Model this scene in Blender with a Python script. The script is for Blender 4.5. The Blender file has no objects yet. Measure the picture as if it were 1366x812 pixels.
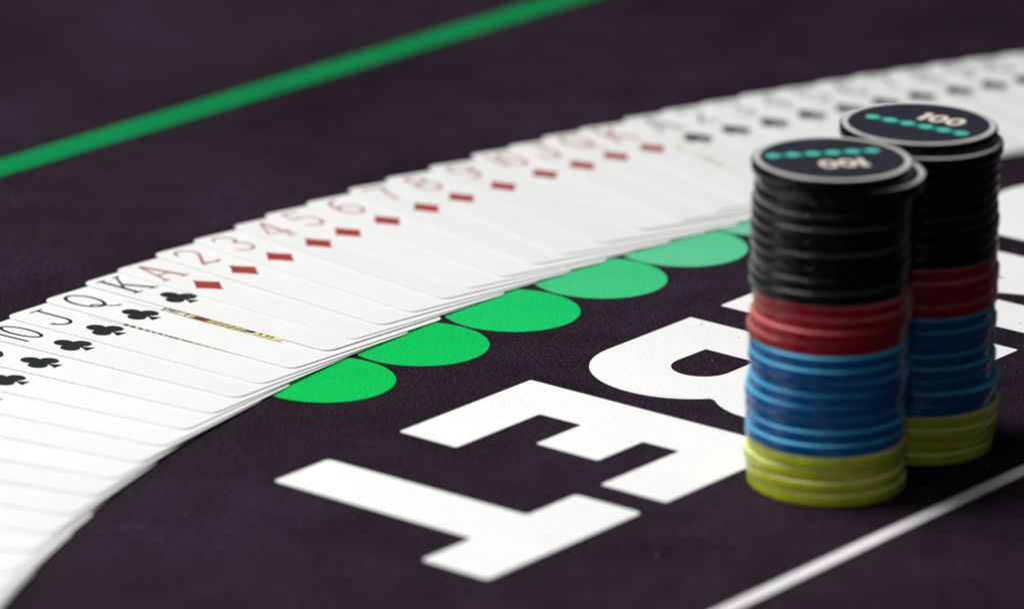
import bpy, math, random
from math import radians, sin, cos, pi, atan2, hypot
from mathutils import Matrix, Vector

random.seed(7)
S = 0.001                                   # all shapes below are written in millimetres
scene = bpy.context.scene
COL = scene.collection

# ------------------------------------------------------------------ camera
cam_d = bpy.data.cameras.new("camera")
cam = bpy.data.objects.new("camera", cam_d)
COL.objects.link(cam)
cam_d.sensor_width = 36.0
cam_d.lens = 7269.6 / 1366 * 36
cam_d.clip_start = 0.05
cam_d.clip_end = 30
PITCH, ROLL, CAM_H = radians(17.699), radians(0.983), 445.56
cam.matrix_world = (Matrix.Translation((0, 0, CAM_H * S)) @ Matrix.Rotation(pi / 2 - PITCH, 4, 'X')
                    @ Matrix.Rotation(ROLL, 4, 'Z'))
cam_d.dof.use_dof = True
cam_d.dof.focus_distance = 1.42
cam_d.dof.aperture_fstop = 8.8
cam_d.dof.aperture_blades = 9
scene.camera = cam

# ------------------------------------------------------------------ light
world = bpy.data.worlds.new("World")
scene.world = world
world.use_nodes = True
bg = world.node_tree.nodes["Background"]
bg.inputs[0].default_value = (0.80, 0.90, 1.0, 1)
bg.inputs[1].default_value = 0.04


def area(name, loc, target, size, power, col=(1, 1, 1), size_y=None):
    d = bpy.data.lights.new(name, 'AREA')
    d.energy = power
    d.color = col
    d.size = size
    if size_y:
        d.shape = 'RECTANGLE'
        d.size_y = size_y
    o = bpy.data.objects.new(name, d)
    COL.objects.link(o)
    o.location = loc
    o.rotation_euler = (Vector(target) - Vector(loc)).to_track_quat('-Z', 'Y').to_euler()
    return o


area("ceiling_softbox", (-0.48, 1.42, 1.20), (-0.08, 1.34, 0), 0.6, 21, (1.0, 0.99, 0.98))
area("left_light_panel", (-1.15, 1.15, 0.50), (-0.05, 1.3, 0.02), 0.36, 3.6, (0.97, 0.99, 1.0))
area("spot_lamp", (-0.42, 0.62, 0.48), (0.07, 1.26, 0.04), 0.02, 0.75, (1, 0.98, 0.96))
area("spot_lamp", (-0.02, 0.35, 0.75), (0.08, 1.26, 0.04), 0.02, 0.4, (1, 0.98, 0.96))
area("spot_lamp", (0.25, 0.20, 0.45), (0.08, 1.26, 0.04), 0.02, 0.12, (1, 0.98, 0.96))

scene.view_settings.view_transform = 'Standard'
scene.view_settings.look = 'None'
scene.view_settings.exposure = 0
scene.view_settings.gamma = 1
scene.render.engine = 'CYCLES'
scene.cycles.use_denoising = True
scene.cycles.max_bounces = 6


# ------------------------------------------------------------------ materials
def new_mat(name):
    m = bpy.data.materials.new(name)
    m.use_nodes = True
    nt = m.node_tree
    return m, nt, nt.nodes["Principled BSDF"]


def noise(nt, scale, detail=2, rough=0.5, coord='Object'):
    tc = nt.nodes.new("ShaderNodeTexCoord")
    n = nt.nodes.new("ShaderNodeTexNoise")
    n.inputs["Scale"].default_value = scale
    n.inputs["Detail"].default_value = detail
    n.inputs["Roughness"].default_value = rough
    nt.links.new(tc.outputs[coord], n.inputs["Vector"])
    return n


def ramp(nt, src, stops):
    r = nt.nodes.new("ShaderNodeValToRGB")
    e = r.color_ramp.elements
    while len(e) < len(stops):
        e.new(0.5)
    for k, (p, c) in enumerate(stops):
        e[k].position = p
        e[k].color = (*c, 1)
    nt.links.new(src, r.inputs[0])
    return r


def mix(nt, fac, a, b, mode='MIX'):
    m = nt.nodes.new("ShaderNodeMix")
    m.data_type = 'RGBA'
    m.blend_type = mode
    for sock, v in ((m.inputs[0], fac), (m.inputs[6], a), (m.inputs[7], b)):
        if isinstance(v, bpy.types.NodeSocket):
            nt.links.new(v, sock)
        elif isinstance(v, (int, float)):
            sock.default_value = v
        else:
            sock.default_value = (*v, 1)
    return m.outputs[2]


def cloth(name, dark, light, speck=0.0, sheen=0.3, contrast=(0.41, 0.60), coarse=0.25, dirt=False):
    """printed speed-cloth: fine pile grain, slow uneven wear, a little lint"""
    m, nt, b = new_mat(name)
    g = noise(nt, 1500, 3, 0.65)
    c = ramp(nt, g.outputs[0], [(contrast[0], dark), (contrast[1], light)]).outputs[0]
    for sc_, st_ in ((11, 1.0), (75, 0.7), (420, 0.8)):
        w = noise(nt, sc_, 4, 0.6)
        wr = ramp(nt, w.outputs[0], [(0.32, (1 - coarse * st_,) * 3), (0.68, (1.0,) * 3)])
        c = mix(nt, 1.0, c, wr.outputs[0], 'MULTIPLY')
    if dirt:
        d_ = noise(nt, 420, 0, 0.3)
        dr = ramp(nt, d_.outputs[0], [(0.845, (0, 0, 0)), (0.87, (1, 1, 1))])
        c = mix(nt, dr.outputs[0], c, (0.30, 0.29, 0.29))
    if speck:
        s = noise(nt, 620, 1, 0.4)
        sr = ramp(nt, s.outputs[0], [(0.80, (0, 0, 0)), (0.84, (1, 1, 1))])
        c = mix(nt, sr.outputs[0], c, (speck,) * 3)
    nt.links.new(c, b.inputs["Base Color"])
    b.inputs["Roughness"].default_value = 0.92
    b.inputs["Specular IOR Level"].default_value = 0.04
    b.inputs["Sheen Weight"].default_value = sheen
    b.inputs["Sheen Roughness"].default_value = 0.6
    bump = nt.nodes.new("ShaderNodeBump")
    bump.inputs["Strength"].default_value = 0.35
    bump.inputs["Distance"].default_value = 0.00025
    nt.links.new(g.outputs[0], bump.inputs["Height"])
    nt.links.new(bump.outputs[0], b.inputs["Normal"])
    return m


def plastic(name, col, rough=0.35, spec=0.5, var=0.12, coat=0.0, scale=220):
    m, nt, b = new_mat(name)
    n = noise(nt, scale, 4, 0.6)
    lo = tuple(x * (1 - var) for x in col)
    hi = tuple(min(1, x * (1 + var)) for x in col)
    nt.links.new(ramp(nt, n.outputs[0], [(0.3, lo), (0.7, hi)]).outputs[0], b.inputs["Base Color"])
    n2 = noise(nt, 900, 3, 0.7)
    mr = nt.nodes.new("ShaderNodeMapRange")
    mr.inputs[3].default_value = rough * 0.75
    mr.inputs[4].default_value = rough * 1.3
    nt.links.new(n2.outputs[0], mr.inputs[0])
    nt.links.new(mr.outputs[0], b.inputs["Roughness"])
    b.inputs["Specular IOR Level"].default_value = spec
    b.inputs["Coat Weight"].default_value = coat
    b.inputs["Coat Roughness"].default_value = 0.11
    return m


M = {}
M['felt'] = cloth('purple_black_felt', (0.0060, 0.0038, 0.0065), (0.066, 0.042, 0.066), speck=0.24, sheen=0.0, coarse=0.40)
M['white_print'] = cloth('white_printed_felt', (0.78, 0.78, 0.775), (0.88, 0.88, 0.875), sheen=0.0, coarse=0.05, dirt=True)
M['line_print'] = cloth('white_line_felt', (0.74, 0.72, 0.73), (0.86, 0.84, 0.85), sheen=0.0, coarse=0.08)
M['green_line'] = cloth('green_line_felt', (0.0, 0.19, 0.05), (0.002, 0.31, 0.09), sheen=0.0, coarse=0.15)
M['green_line_core'] = cloth('green_line_core_felt', (0.004, 0.19, 0.06), (0.02, 0.30, 0.105), sheen=0.0, coarse=0.15)
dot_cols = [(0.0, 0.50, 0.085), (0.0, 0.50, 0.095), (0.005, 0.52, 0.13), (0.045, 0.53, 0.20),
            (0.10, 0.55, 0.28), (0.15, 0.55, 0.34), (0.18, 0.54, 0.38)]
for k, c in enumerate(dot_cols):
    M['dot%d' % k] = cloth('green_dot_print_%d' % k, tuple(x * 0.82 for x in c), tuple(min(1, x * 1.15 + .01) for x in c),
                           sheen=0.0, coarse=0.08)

M['card'] = plastic('card_stock', (0.80, 0.81, 0.80), 0.42, 0.45, 0.015, scale=60)
nt_ = M['card'].node_tree
oi = nt_.nodes.new("ShaderNodeObjectInfo")
rr_ = ramp(nt_, oi.outputs["Random"], [(0, (0.955, 0.955, 0.95)), (1, (1, 1, 1))])
b_ = nt_.nodes["Principled BSDF"]
nt_.links.new(mix(nt_, 1.0, b_.inputs["Base Color"].links[0].from_socket, rr_.outputs[0], 'MULTIPLY'), b_.inputs["Base Color"])
M['card_edge'] = plastic('card_cut_edge', (0.76, 0.76, 0.75), 0.6, 0.2, 0.04, scale=400)
M['ink_black'] = plastic('black_ink', (0.012, 0.016, 0.016), 0.45, 0.4, 0.2)
M['ink_red'] = plastic('red_ink', (0.34, 0.04, 0.028), 0.45, 0.4, 0.08)
M['ink_yellow'] = plastic('yellow_ink', (0.72, 0.66, 0.16), 0.45, 0.4, 0.08)
M['ink_tan'] = plastic('tan_ink', (0.50, 0.38, 0.20), 0.45, 0.4, 0.1)
M['ink_dark_red'] = plastic('dark_red_ink', (0.26, 0.02, 0.025), 0.45, 0.4, 0.1)
CHIP = {
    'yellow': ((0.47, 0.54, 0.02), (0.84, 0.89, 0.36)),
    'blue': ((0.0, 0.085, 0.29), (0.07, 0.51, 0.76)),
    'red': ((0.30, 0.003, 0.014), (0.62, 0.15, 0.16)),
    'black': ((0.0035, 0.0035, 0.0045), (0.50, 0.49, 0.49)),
}
for k, (a, b) in CHIP.items():
    M['chip_' + k] = plastic(k + '_chip_clay', a, 0.26, 0.18 if k == 'black' else 0.35, 0.22, coat=0.35)
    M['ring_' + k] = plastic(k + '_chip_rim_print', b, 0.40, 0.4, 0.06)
M['inlay'] = plastic('dark_slate_inlay', (0.018, 0.018, 0.028), 0.38, 0.5, 0.15)
M['teal_band'] = plastic('dark_teal_band', (0.0, 0.17, 0.15), 0.4, 0.4, 0.08)
M['teal_dot'] = plastic('teal_dot_print', (0.07, 0.52, 0.42), 0.4, 0.4, 0.08)
M['cream'] = plastic('cream_digit_print', (0.74, 0.66, 0.57), 0.4, 0.4, 0.05)


# ------------------------------------------------------------------ helpers
def tag(o, label=None, cat=None, group=None, kind=None):
    if label:
        o['label'] = label
    if cat:
        o['category'] = cat
    if group:
        o['group'] = group
    if kind:
        o['kind'] = kind
    return o


def link(name, me, parent=None, loc=(0, 0, 0), rotz=0.0):
    o = bpy.data.objects.new(name, me)
    COL.objects.link(o)
    if parent is not None:
        o.parent = parent
    o.location = loc
    o.rotation_euler = (0, 0, rotz)
    return o


def empty(name, loc=(0, 0, 0), rotz=0.0):
    return link(name, None, None, loc, rotz)


def mesh(name, verts, faces, mats, fmat=None, smooth=False):
    me = bpy.data.meshes.new(name)
    me.from_pydata([tuple(c * S for c in v) for v in verts], [], faces)
    for m in (mats if isinstance(mats, (list, tuple)) else [mats]):
        me.materials.append(m)
    if fmat:
        for p, k in zip(me.polygons, fmat):
            p.material_index = k
    if smooth:
        me.shade_smooth()
    me.update()
    return me


def area2(p):
    return sum(p[i][0] * p[(i + 1) % len(p)][1] - p[(i + 1) % len(p)][0] * p[i][1] for i in range(len(p)))


def rounded(pts, r):
    """polygon with each corner rounded off to radius r"""
    out, n = [], len(pts)
    for i in range(n):
        a, b, c = Vector(pts[i - 1]), Vector(pts[i]), Vector(pts[(i + 1) % n])
        u, w = (a - b), (c - b)
        lu, lw = u.length, w.length
        u.normalize(); w.normalize()
        ang = u.angle(w)
        if ang > radians(160):
            out.append(tuple(b)); continue
        t = min(r / math.tan(ang / 2), lu * .45, lw * .45)
        p0, p1 = b + u * t, b + w * t
        for k in range(6):
            s = k / 5
            q = p0 * (1 - s) ** 2 + b * 2 * s * (1 - s) + p1 * s * s
            out.append((q.x, q.y))
    return out


def flat(name, loops, mat, thick=0.05):
    """a printed layer: filled outline with holes, given a real ink/film thickness"""
    cu = bpy.data.curves.new(name + "_outline", 'CURVE')
    cu.dimensions = '2D'
    cu.fill_mode = 'BOTH'
    cu.extrude = thick * S * 0.5
    for lp in loops:
        sp = cu.splines.new('POLY')
        sp.points.add(len(lp) - 1)
        for p, (x, y) in zip(sp.points, lp):
            p.co = (x * S, y * S, 0, 1)
        sp.use_cyclic_u = True
    tmp = bpy.data.objects.new("tmp", cu)
    COL.objects.link(tmp)
    dg = bpy.context.evaluated_depsgraph_get()
    me = bpy.data.meshes.new_from_object(tmp.evaluated_get(dg))
    bpy.data.objects.remove(tmp)
    bpy.data.curves.remove(cu)
    me.name = name
    me.materials.clear()
    me.materials.append(mat)
    return me


def arc(cx, cy, rx, ry, a0, a1, n=16):
    return [(cx + rx * cos(radians(a0 + (a1 - a0) * k / n)), cy + ry * sin(radians(a0 + (a1 - a0) * k / n)))
            for k in range(n + 1)]


def stroke_mesh(name, strokes, mat, z=0.0, gs=1.0):
    """glyph made of ribbons of given width; each ribbon a hair above the last"""
    V, F = [], []
    for si, (pts, w) in enumerate(strokes):
        zz = z + si * 0.004
        base = len(V)
        n = len(pts)
        for i, p in enumerate(pts):
            a = Vector(pts[max(0, i - 1)]); b = Vector(pts[min(n - 1, i + 1)])
            d = (b - a).normalized()
            nn = Vector((-d.y, d.x))
            ww = w if not isinstance(w, tuple) else w[0] + (w[1] - w[0]) * i / (n - 1)
            if 0 < i < n - 1:
                d1 = (Vector(p) - a).normalized(); d2 = (b - Vector(p)).normalized()
                k = max(0.5, cos(d1.angle(d2) / 2)) if d1.length and d2.length else 1
                ww = ww / k
            q = Vector(p)
            V += [((q.x + nn.x * ww / 2) * gs, (q.y + nn.y * ww / 2) * gs, zz), ((q.x - nn.x * ww / 2) * gs, (q.y - nn.y * ww / 2) * gs, zz)]
        for i in range(n - 1):
            F.append((base + 2 * i, base + 2 * i + 1, base + 2 * i + 3, base + 2 * i + 2))
    return mesh(name, V, F, mat)


def polys_mesh(name, polys, mats, fm=None):
    V, F = [], []
    for si, p in enumerate(polys):
        if area2(p) < 0:
            p = p[::-1]
        b = len(V)
        V += [(x, y, si * 0.004) for x, y in p]
        F.append(tuple(range(b, b + len(p))))
    return mesh(name, V, F, mats, fm)


# ------------------------------------------------------------------ table and its print
grid = []
tm = mesh('table_surface', [(-2500, -400, 0), (2500, -400, 0), (2500, 4500, 0), (-2500, 4500, 0)], [(0, 1, 2, 3)], M['felt'])
table = tag(link('table_surface', tm), label='dark purple-black felt of the card table', kind='structure')

ORG = (-51.15, 1259.71)
YAW = radians(232.26)
UX, UY = cos(YAW), sin(YAW)


def W(u, v):                                 # text frame (reading direction, letter height) -> table
    return (ORG[0] + UX * u - UY * v, ORG[1] + UY * u + UX * v)


PZ = 0.05
text_root_rot = YAW


def printed(name, loops, mat, label=None, z=PZ):
    me = flat(name, loops, mat)
    o = link(name, me, table, (ORG[0] * S, ORG[1] * S, z * S), YAW)
    if label:
        o['label'] = label
    return o


T = [(-10.7, 0), (10.3, 0), (10.5, 62), (29.7, 62), (29.9, 82), (-30, 82), (-30, 62), (-10.8, 62)]
E_ = [(-92, 0), (-38.2, 0), (-38.2, 18.4), (-72, 18.4), (-72.2, 31.6), (-53.4, 31.6), (-53.4, 51), (-72, 51), (-72.2, 62.2),
      (-39.7, 62.2), (-39.7, 82), (-92.2, 82)]
I_ = [(-195.8, 0), (-175.3, 0), (-175.3, 82), (-195.8, 82)]
N_ = [(-266.5, 0), (-247, 0), (-247, 46), (-227.5, 0), (-209, 0), (-209, 82), (-229, 82), (-229, 38), (-248.5, 82), (-266.5, 82)]
U_ = ([(-342, 82)] + arc(-318, 22, 24, 24, 180, 270, 10) + arc(-304, 22, 24, 24, 270, 360, 10) + [(-280, 82), (-300.5, 82)]
      + arc(-311, 28, 10.5, 10, 360, 180, 12) + [(-321.5, 82)])
B_out = [(-161.7, 0)] + arc(-125, 24.5, 24, 24.7, -90, 52, 22) + arc(-128, 60, 24, 22, -41, 90, 20) + [(-161.7, 82)]
B_h1 = [(-142.2, 19.2)] + arc(-130, 27.2, 8.6, 8.2, -90, 90, 14) + [(-142.2, 35.3)]
B_h2 = [(-142.2, 49.5)] + arc(-132, 56.5, 7.5, 7, -90, 90, 12) + [(-142.2, 63.5)]
printed('printed_letter', [rounded(T, 1.6)], M['white_print'], 'white printed letter T')
printed('printed_letter', [rounded(E_, 1.0)], M['white_print'], 'white printed letter E')
printed('printed_letter', [B_out, B_h1, B_h2], M['white_print'], 'white printed letter B')
printed('printed_letter', [rounded(I_, 0.8)], M['white_print'], 'white printed letter I')
printed('printed_letter', [rounded(N_, 0.6)], M['white_print'], 'white printed letter N')
printed('printed_letter', [U_], M['white_print'], 'white printed letter U')

# green dots above the word
dots = [(-48.2, 1330.2), (-24.4, 1360.8), (-0.3, 1391.0), (23.6, 1421.4), (46.8, 1451.6), (70.2, 1481.8)]
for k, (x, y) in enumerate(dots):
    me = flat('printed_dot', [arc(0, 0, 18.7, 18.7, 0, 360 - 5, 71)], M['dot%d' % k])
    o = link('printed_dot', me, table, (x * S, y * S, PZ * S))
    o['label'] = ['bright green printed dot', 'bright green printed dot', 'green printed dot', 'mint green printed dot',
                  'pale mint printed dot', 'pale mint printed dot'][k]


def band(name, left, right, mat, z):
    me = flat(name, [left + right[::-1]], mat)
    return link(name, me, table, (0, 0, z * S))


def offset_line(pts, w):
    L, R = [], []
    for i, p in enumerate(pts):
        a = Vector(pts[max(0, i - 1)]); b = Vector(pts[min(len(pts) - 1, i + 1)])
        d = (b - a).normalized(); n = Vector((-d.y, d.x))
        L.append((p[0] + n.x * w / 2, p[1] + n.y * w / 2)); R.append((p[0] - n.x * w / 2, p[1] - n.y * w / 2))
    return L, R


wl = [(-150, 915), (-25, 1073), (50.3, 1169.3), (90.0, 1221.4), (127.0, 1269.2), (300, 1483), (600, 1840)]
band('printed_white_line', *offset_line(wl, 4.2), M['line_print'], PZ)['label'] = 'straight white printed border line'
gl = [(-420, 1150), (-300, 1318), (-149.2, 1518), (-104.2, 1574), (-55.5, 1635), (11.5, 1719), (97, 1822), (392, 2170), (880, 2740)]
band('printed_green_line', *offset_line(gl, 12.0), M['green_line'], PZ)['label'] = 'green printed border line'
band('printed_green_core', *offset_line(gl, 2.6), M['green_line_core'], PZ + 0.06)

# ------------------------------------------------------------------ playing cards
CW, CH, CT = 63.0, 88.0, 0.28
TILT = 0.025
CX, CY, CR = 499.2, 1021.46, 695.76
PIPX, PIPY = 8.7, -27.4
OFF = 6.0


def card_mesh():
    out = rounded([(0, -CH), (CW, -CH), (CW, 0), (0, 0)], 3.6)
    n = len(out)
    cxm, cym = CW / 2, -CH / 2

    def ring(k, z):
        return [(cxm + (x - cxm) * (1 - k / CW * 2), cym + (y - cym) * (1 - k / CH * 2), z) for x, y in out]
    V = ring(0.06, 0) + ring(0, 0.06) + ring(0, CT - 0.06) + ring(0.06, CT)
    F = [tuple(range(n))[::-1]]
    for l in range(3):
        for i in range(n):
            j = (i + 1) % n
            F.append((l * n + i, l * n + j, (l + 1) * n + j, (l + 1) * n + i))
    F.append(tuple(range(3 * n, 4 * n)))
    return mesh('playing_card', V, F, [M['card'], M['card_edge']], [0] + [1] * (3 * n) + [0])


CARD = card_mesh()
TH, TN = 1.25, 0.7


def ellipse(cx, cy, rx, ry):
    return arc(cx, cy, rx, ry, 0, 360, 28)


GLYPH = {
    'A': [([(-0.1, 6.8), (-3.5, -6.3)], TN), ([(0, 6.8), (3.3, -6.3)], TH), ([(-2.4, -2.0), (2.2, -2.0)], TN),
          ([(-4.6, -6.5), (-2.3, -6.5)], TN), ([(2.0, -6.5), (4.6, -6.5)], TN)],
    'K': [([(-2.7, -6.4), (-2.7, 6.4)], TH), ([(-4.3, 6.5), (-1.1, 6.5)], TN), ([(-4.3, -6.5), (-1.1, -6.5)], TN),
          ([(-2.3, -1.2), (3.0, 6.4)], TN), ([(-0.7, 1.2), (3.4, -6.4)], TH), ([(1.7, 6.5), (4.2, 6.5)], TN),
          ([(1.9, -6.5), (4.7, -6.5)], TN)],
    'Q': [(ellipse(0, 0.9, 3.5, 5.9), 1.0),
          ([(-2.4, -3.4), (-1.4, -2.6), (-0.4, -3.0), (0.6, -4.6), (1.6, -6.4), (2.8, -7.4), (4.4, -7.6)], 0.8)],
    'J': [([(-0.6, 6.4), (3.9, 6.4)], TN), ([(1.9, 6.4), (1.9, -3.0)] + arc(-0.9, -3.2, 2.8, 3.3, 0, -160, 12), 1.0),
          ([(-3.9, -3.4), (-3.5, -4.6)], 1.2)],
    '10': [([(-3.6, -6.5), (-3.6, 6.5)], 0.95), (ellipse(1.5, 0, 2.5, 6.2), 0.95)],
    '9': [(ellipse(0, 2.8, 3.1, 3.7), 0.9), ([(3.1, 2.8), (2.9, -1.0), (1.9, -4.2), (0, -6.0), (-2.4, -6.4)], 0.9)],
    '8': [(ellipse(0, 3.5, 2.5, 3.0), 0.9), (ellipse(0, -3.0, 3.1, 3.5), 0.9)],
    '7': [([(-3.2, 6.3), (3.2, 6.3)], 1.1), ([(3.1, 6.2), (0.6, 0.5), (-0.6, -6.5)], 0.8), ([(-3.2, 6.6), (-3.2, 4.6)], 0.6)],
    '6': [(ellipse(0, -2.8, 3.1, 3.7), 0.9), ([(-3.1, -2.8), (-2.9, 1.0), (-1.9, 4.2), (0, 6.0), (2.4, 6.4)], 0.9)],
    '5': [([(3.0, 6.3), (-2.4, 6.3)], 0.9), ([(-2.4, 6.5), (-2.7, 0.9)], 0.7), (arc(-0.2, -2.4, 3.3, 4.0, 135, -150, 20), 0.85)],
    '4': [([(1.2, -6.5), (1.2, 6.6)], 1.0), ([(1.0, 6.5), (-3.7, -2.5)], 0.6), ([(-3.8, -2.6), (3.9, -2.6)], 0.65),
          ([(-0.4, -6.5), (2.8, -6.5)], 0.6)],
    '3': [(arc(0, 3.4, 2.8, 3.1, 155, -80, 18), 0.8), (arc(-0.1, -3.0, 3.2, 3.6, 82, -155, 20), 0.85)],
    '2': [(arc(0, 3.1, 2.9, 3.5, 175, -25, 18) + [(-0.8, -3.2), (-3.2, -6.0)], 0.8),
          ([(-3.3, -6.3), (-1.4, -5.7), (1.2, -6.4), (3.4, -5.6)], 0.95)],
}
club = [arc(0, 2.9, 2.55, 2.75, 0, 350, 23), arc(-2.45, -1.2, 2.45, 2.7, 0, 350, 23), arc(2.45, -1.2, 2.45, 2.7, 0, 350, 23),
        [(-0.9, 1.2), (0.9, 1.2), (0.9, -1.5), (-0.9, -1.5)],
        [(-0.35, -0.5), (-0.5, -3.6), (-1.9, -6.1), (1.9, -6.1), (0.5, -3.6), (0.35, -0.5)]]


def concave(w, h, bow=0.35):
    c = [(w, 0), (0, h), (-w, 0), (0, -h)]
    out = []
    for i in range(4):
        a, b = c[i], c[(i + 1) % 4]
        for k in range(6):
            t = k / 6
            x = a[0] * (1 - t) + b[0] * t; y = a[1] * (1 - t) + b[1] * t
            s = 1 - bow * sin(pi * t) / hypot(w, h) * 1.4
            out.append((x * s, y * s))
    return out


spade = [([(0, 6.0)] + [(2.0, 3.4), (4.0, 1.0), (4.7, -1.0)] + arc(2.5, -1.5, 2.2, 2.3, 10, -150, 10)
          + [(0, -1.9)] + [(-x, y) for x, y in (arc(2.5, -1.5, 2.2, 2.3, 10, -150, 10)[::-1])] + [(-4.7, -1.0), (-4.0, 1.0), (-2.0, 3.4)]),
         [(-0.4, -1.0), (-0.5, -3.6), (-1.9, -6.0), (1.9, -6.0), (0.5, -3.6), (0.4, -1.0)]]
PIP = {'clubs': polys_mesh('suit_pip', club, M['ink_black']),
       'spades': polys_mesh('suit_pip', spade, M['ink_black']),
       'diamonds': polys_mesh('suit_pip', [concave(4.6, 5.9)], M['ink_red'])}
IDX = {}
for s_, m_ in (('black', M['ink_black']), ('red', M['ink_red'])):
    for r_, g_ in GLYPH.items():
        k_ = 1.0 if s_ == 'red' else 1.0
        IDX[(r_, s_)] = stroke_mesh('rank_index', [(p_, w_ * k_) for p_, w_ in g_], m_, gs=1.06)

# left strip of a court picture: blocks of colour running down the card (x0, x1, y0, y1, ink)
INKS = [M['ink_black'], M['ink_tan'], M['ink_dark_red'], M['ink_yellow'], M['ink_red'], M['card']]


def court_mesh(kind):
    r = random.Random({'Q': 3, 'J': 5, 'K': 9}[kind])
    P, K = [], []

    def q(x0, x1, y0, y1, k, skew=0.0):
        P.append([(x0, y0), (x1, y0 - skew), (x1, y1 - skew), (x0, y1)]); K.append(k)
    if kind == 'Q':
        q(15.8, 17.6, -28.5, -29.6, 0); q(16.2, 18, -30.0, -31.0, 4); q(15.8, 18, -31.4, -32.4, 0)
        q(15.5, 20, -33.0, -37.0, 1); q(15.5, 20, -33.0, -33.5, 0); q(16.2, 17.0, -34.2, -36.2, 5); q(15.5, 20, -36.8, -37.3, 0)
        for y in (-38.0, -39.0):
            q(15.3, 21, y, y - 0.5, 3); q(15.3, 21, y - 0.5, y - 0.8, 0)
        q(15.3, 22, -39.9, -44.6, 2); q(16.0, 16.8, -41.0, -42.6, 0); q(16.4, 17.2, -43.0, -44.2, 4)
        for y in (-44.7, -45.8):
            q(15.3, 21, y, y - 0.6, 3); q(15.3, 21, y - 0.6, y - 0.9, 0)
        q(15.5, 21, -46.8, -58.5, 1)
        for k in range(5):
            q(15.5, 21, -47.4 - k * 2.3, -48.0 - k * 2.3, 0, 3.0)
            q(15.5, 21, -48.3 - k * 2.3, -48.8 - k * 2.3, 3, 3.0)
        q(16.2, 19, -57.8, -59.8, 0, 2)
        q(15.6, 22, -61.0, -70.0, 3)
        for y in (-62.2, -64.6, -66.2):
            q(16.2, 18.4, y, y - 0.9, 0)
    else:
        y = -28.0
        while y > -58:
            h = r.uniform(0.8, 2.2)
            q(15.3, 21, y, y - h, r.choice([0, 0, 1, 0, 3, 0]) if kind == 'J' else r.choice([1, 5, 3, 5, 5]))
            y -= h + r.uniform(0.3, 1.3)
    q(15.05, 15.25, -16, -72, 1)
    return polys_mesh('court_picture', P, INKS, K)


COURT = {k: court_mesh(k) for k in 'JQK'}
# left flank of the big pips on number cards, seen as a faint sliver before the next card
SLIV = {}
for s_, m_ in (('clubs', M['ink_black']), ('spades', M['ink_black']), ('diamonds', M['ink_yellow'])):
    SLIV[s_] = None

ranks = ['A', '2', '3', '4', '5', '6', '7', '8', '9', '10', 'J', 'Q', 'K']
words = dict(zip(ranks, ['ace', 'two', 'three', 'four', 'five', 'six', 'seven', 'eight', 'nine', 'ten', 'jack', 'queen', 'king']))
known = {('8', 'clubs'): 154.53, ('9', 'clubs'): 153.2, ('10', 'clubs'): 151.85, ('J', 'clubs'): 150.61, ('Q', 'clubs'): 149.28,
         ('K', 'clubs'): 147.8, ('A', 'diamonds'): 146.69, ('2', 'diamonds'): 145.31, ('3', 'diamonds'): 144.03,
         ('4', 'diamonds'): 142.64, ('5', 'diamonds'): 141.56, ('6', 'diamonds'): 140.24, ('7', 'diamonds'): 138.84,
         ('8', 'diamonds'): 137.65, ('9', 'diamonds'): 136.25, ('10', 'diamonds'): 134.78, ('J', 'diamonds'): 133.58,
         ('Q', 'diamonds'): 132.41, ('K', 'diamonds'): 131.25, ('A', 'spades'): 129.76, ('2', 'spades'): 128.53,
         ('3', 'spades'): 127.33, ('4', 'spades'): 126.1, ('5', 'spades'): 124.95, ('6', 'spades'): 123.8,
         ('7', 'spades'): 122.65, ('8', 'spades'): 121.49, ('9', 'spades'): 120.4, ('10', 'spades'): 119.35,
         ('J', 'spades'): 118.2, ('Q', 'spades'): 117.1, ('K', 'spades'): 116.0}
deck = [(r, 'hearts') for r in ranks] + [(r, 'clubs') for r in ranks] + [(r, 'diamonds') for r in ranks] + [(r, 'spades') for r in ranks]
i8 = deck.index(('8', 'clubs'))
ang = {}
a = known[('8', 'clubs')]
for i in range(i8 - 1, -1, -1):
    a += 1.29 + random.uniform(-0.12, 0.12)
    ang[deck[i]] = a
ang.update(known)
rot_fix = {('Q', 'clubs'): -0.2, ('J', 'clubs'): -0.5, ('K', 'clubs'): 0.9, ('10', 'clubs'): 0.2, ('A', 'diamonds'): 0.5}
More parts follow.
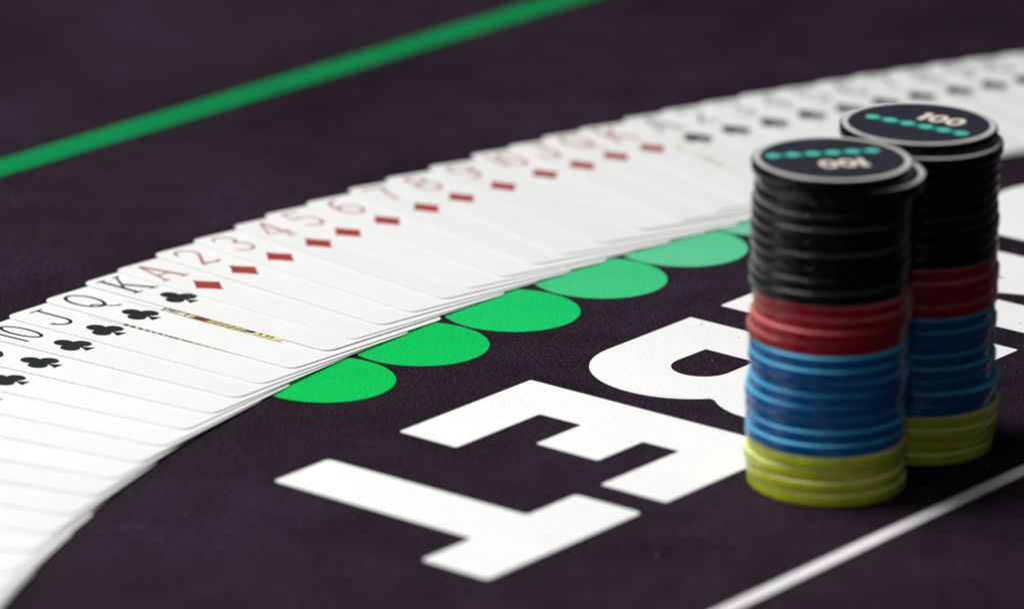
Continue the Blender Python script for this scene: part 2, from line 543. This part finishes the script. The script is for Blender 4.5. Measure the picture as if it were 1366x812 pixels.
# how far from square-to-the-arc each card of the ribbon lies, and seen-neighbour wording for those with no index in view
near_words = ['first', 'second', 'third', 'fourth', 'fifth', 'sixth', 'seventh', 'eighth', 'ninth', 'tenth']
cull_lo, cull_hi = 115.0, 174.5
prints = []
for (rank, suit) in deck:
    A_ = ang[(rank, suit)]
    if not (cull_lo < A_ < cull_hi):
        continue
    jit = rot_fix.get((rank, suit), random.uniform(-0.45, 0.45) * (0.4 if A_ > 153 else 1))
    rr = CR + random.uniform(-0.5, 0.5) - max(0, A_ - 152) * 0.12 - max(0, A_ - 164) * 0.4
    px, py = CX + rr * cos(radians(A_)), CY + rr * sin(radians(A_))
    off = max(4.2 if A_ < 158 else 2.6, 6.3 - (A_ - 152) * 1.1) if A_ > 152 else 6.3 + (152 - A_) * 0.25 if A_ > 143 else min(11.5, 8.5 + (143 - A_) * 0.5) if A_ > 136.5 else max(4.0, 11.5 - (136.5 - A_) * 0.9)
    th = radians(A_ - off + jit)             # heading of the card's top edge
    up = Vector((cos(th), sin(th), 0))
    # local axes: x = card right (slopes down to the cloth), y = card up
    ct, st = cos(math.atan(TILT)), sin(math.atan(TILT))
    rt = Vector((up.y * ct, -up.x * ct, -st))
    nz = rt.cross(up)
    z0 = 0.08 + CW * TILT
    org = Vector((px, py, 0)) - PIPX * Vector((up.y, -up.x, 0)) - PIPY * up
    org.z = z0
    mw = Matrix(((rt.x, up.x, nz.x, org.x * S), (rt.y, up.y, nz.y, org.y * S), (rt.z, up.z, nz.z, org.z * S), (0, 0, 0, 1)))
    card = bpy.data.objects.new('playing_card', CARD)
    COL.objects.link(card)
    card.matrix_world = mw
    colr = 'red' if suit in ('diamonds', 'hearts') else 'black'
    i = deck.index((rank, suit))
    if i >= i8:
        lab = '%s %s of %s, face up in the fanned ribbon of cards' % (colr, words[rank], suit)
        if suit == 'spades':
            lab = 'blurred black %s of spades, %s card after the red king of diamonds' % (words[rank], dict(zip(ranks, near_words + ['eleventh', 'twelfth', 'thirteenth']))[rank])
    else:
        k = i8 - i
        ordn = ['next', 'second', 'third', 'fourth', 'fifth', 'sixth', 'seventh', 'eighth', 'ninth', 'tenth', 'eleventh', 'twelfth', 'thirteenth', 'fourteenth', 'fifteenth', 'sixteenth',
                'seventeenth', 'eighteenth', 'nineteenth', 'twentieth'][k - 1]
        lab = 'blank white lower end of fanned card, %s one below the eight of clubs' % ordn
    tag(card, lab, 'playing card', 'face-up cards fanned in a curved ribbon')
    if suit != 'hearts':
        zi = CT + 0.02
        link('rank_index', IDX[(rank, colr)], card, ((PIPX - 1.2) * S, (PIPY + 17.6) * S, zi * S))
        link('suit_pip', PIP[suit], card, (PIPX * S, PIPY * S, zi * S))
        if rank in 'JQK':
            link('court_picture', COURT[rank], card, (0, 0, zi * S))

# ------------------------------------------------------------------ poker chips
R0, TT = 19.5, 3.165


def lathe(name, prof, mat, n=96, close=True):
    V, F = [], []
    m = len(prof)
    for r, z in prof:
        for k in range(n):
            t = 2 * pi * k / n
            V.append((r * cos(t), r * sin(t), z))
    for i in range(m - 1):
        for k in range(n):
            j = (k + 1) % n
            F.append((i * n + k, i * n + j, (i + 1) * n + j, (i + 1) * n + k))
    if close:
        F.append(tuple(range(n))[::-1])
        F.append(tuple(range((m - 1) * n, m * n)))
    me = mesh(name, V, F, mat, smooth=True)
    return me


h = TT - 0.03
prof = [(18.4, 0.0), (19.05, 0.03), (19.30, 0.12), (19.45, 0.30), (19.5, 0.55), (19.5, h - 0.62), (19.45, h - 0.36), (19.30, h - 0.15),
        (19.02, h - 0.03), (18.5, h)]
BODY = {}
RING = {}
for k in CHIP:
    BODY[k] = lathe('chip_body', prof, M['chip_' + k])
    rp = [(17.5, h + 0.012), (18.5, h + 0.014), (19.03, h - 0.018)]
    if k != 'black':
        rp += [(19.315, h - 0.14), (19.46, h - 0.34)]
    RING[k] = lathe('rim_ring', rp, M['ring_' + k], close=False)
for me in list(BODY.values()):
    for p in me.polygons:
        if len(p.vertices) > 4:
            p.use_smooth = False

INLAY = lathe('inlay', [(17.5, h + 0.006), (17.1, h + 0.03)], M['inlay'])
dig = [([(-5.0, 3.6), (-5.0, -3.6)], 1.8), ([(-6.4, 2.3), (-5.0, 3.1)], 1.3), (ellipse(-1.0, 0, 1.75, 2.8), 1.5), (ellipse(4.2, 0, 1.75, 2.8), 1.5)]
DIGITS = stroke_mesh('denomination', dig, M['cream'], gs=0.92)
BANDM = flat('logo_band', [rounded([(-14.2, -1.4), (14.2, -1.4), (14.2, 1.4), (-14.2, 1.4)], 1.3)], M['teal_band'], 0.03)
LDOT = flat('logo_dot', [arc(0, 0, 1.8, 1.8, 0, 345, 23)], M['teal_dot'], 0.03)

order = ['yellow'] * 4 + ['blue'] * 8 + ['red'] * 4 + ['black'] * 10
ORD = ['lowest', 'second lowest', 'third from bottom', 'fourth from bottom', 'fifth from bottom', 'sixth from bottom',
       'seventh from bottom', 'eighth from bottom', 'ninth from bottom', 'topmost']


def stack(base, offs, where, top_rot, logo):
    cnt = {}
    for i, c in enumerate(order):
        k = cnt.get(c, 0)
        cnt[c] = k + 1
        n = order.count(c)
        dx, dy = offs.get(i, (0, 0))
        am = 0.22 if c == 'black' else 0.50
        dx += random.uniform(-am, am)
        dy += random.uniform(-am, am)
        last = i == len(order) - 1
        rot = top_rot if last else random.uniform(0, 6.28)
        e = empty('poker_chip', ((base[0] + dx) * S, (base[1] + dy) * S, (0.06 + i * TT) * S), rot)
        pos = 'topmost' if k == n - 1 else ORD[k]
        if last:
            lab = 'topmost black poker chip marked 100, on the %s stack' % where
        else:
            lab = '%s %s poker chip in the %s stack' % (pos, 'yellow-green' if c == 'yellow' else c, where)
        tag(e, lab, 'poker chip', 'poker chips in the %s stack' % where)
        link('chip_body', BODY[c], e)
        link('rim_ring', RING[c], e)
        if last:
            link('inlay', INLAY, e)
            zt = (h + 0.06) * S
            dg_ = link('denomination', DIGITS, e, (logo[0] * S, logo[1] * S, zt))
            b = link('logo_band', BANDM, e, (logo[2] * S, logo[3] * S, zt))
            for j in range(6):
                link('logo_dot', LDOT, b, ((-12.5 + 5.0 * j) * S, 0, 0.03 * S))


front_off = {0: (0.1, -0.3), 1: (-0.3, 0.1), 2: (-0.1, 0.2), 3: (0.5, 0.1), 4: (-0.2, 0.25), 5: (0.2, 0.7), 6: (0.1, 0.5), 7: (-.3, 0.6),
             8: (0.1, 0.4), 9: (0.0, 0.0), 10: (0.2, -0.25), 11: (0.2, -0.7), 12: (-0.1, 0.1), 13: (0.3, -0.1), 14: (0.8, -0.3),
             15: (0.2, 0.4), 16: (-0.3, -0.2), 17: (-0.6, 0.4), 18: (-0.2, 0.2), 19: (-0.5, 0.0), 20: (-0.5, 0.5), 21: (-0.2, 0.2),
             22: (-0.3, 0.4), 23: (0.1, 0.6), 24: (2.3, 0.1), 25: (-0.7, -0.65)}
back_off = {0: (-0.2, 0.0), 1: (-0.3, 0.6), 2: (0.1, 0.3), 3: (0.2, 0.2), 4: (-0.4, 0.6), 5: (1.0, -0.5), 6: (-0.8, 0.5), 7: (-0.9, 0.3),
            8: (-1.0, 0.0), 9: (-0.9, 0.4), 10: (-1.0, 0.1), 11: (-1.1, 0.3), 12: (-1.0, 0.6), 13: (-0.8, 0.3), 14: (-0.5, -0.2),
            15: (-1.1, 0.3), 16: (-1.3, 0.5), 17: (-1.4, 0.4), 18: (-1.4, 0.2), 19: (-1.6, 0.2), 20: (-1.6, 0.5), 21: (-1.6, 0.4),
            22: (-1.7, 0.3), 23: (-1.5, 0.5), 24: (-1.3, -0.7), 25: (-2.5, 0.9)}
# front chip reads upside down: its text runs towards the left, its top towards the camera
stack((77.14, 1258.55), front_off, 'front', radians(194), (-1.5, 4.6, 1.0, -4.6))
stack((101.85, 1289.47), back_off, 'rear', radians(-33), (3.0, 6.2, 0.5, -1.9))
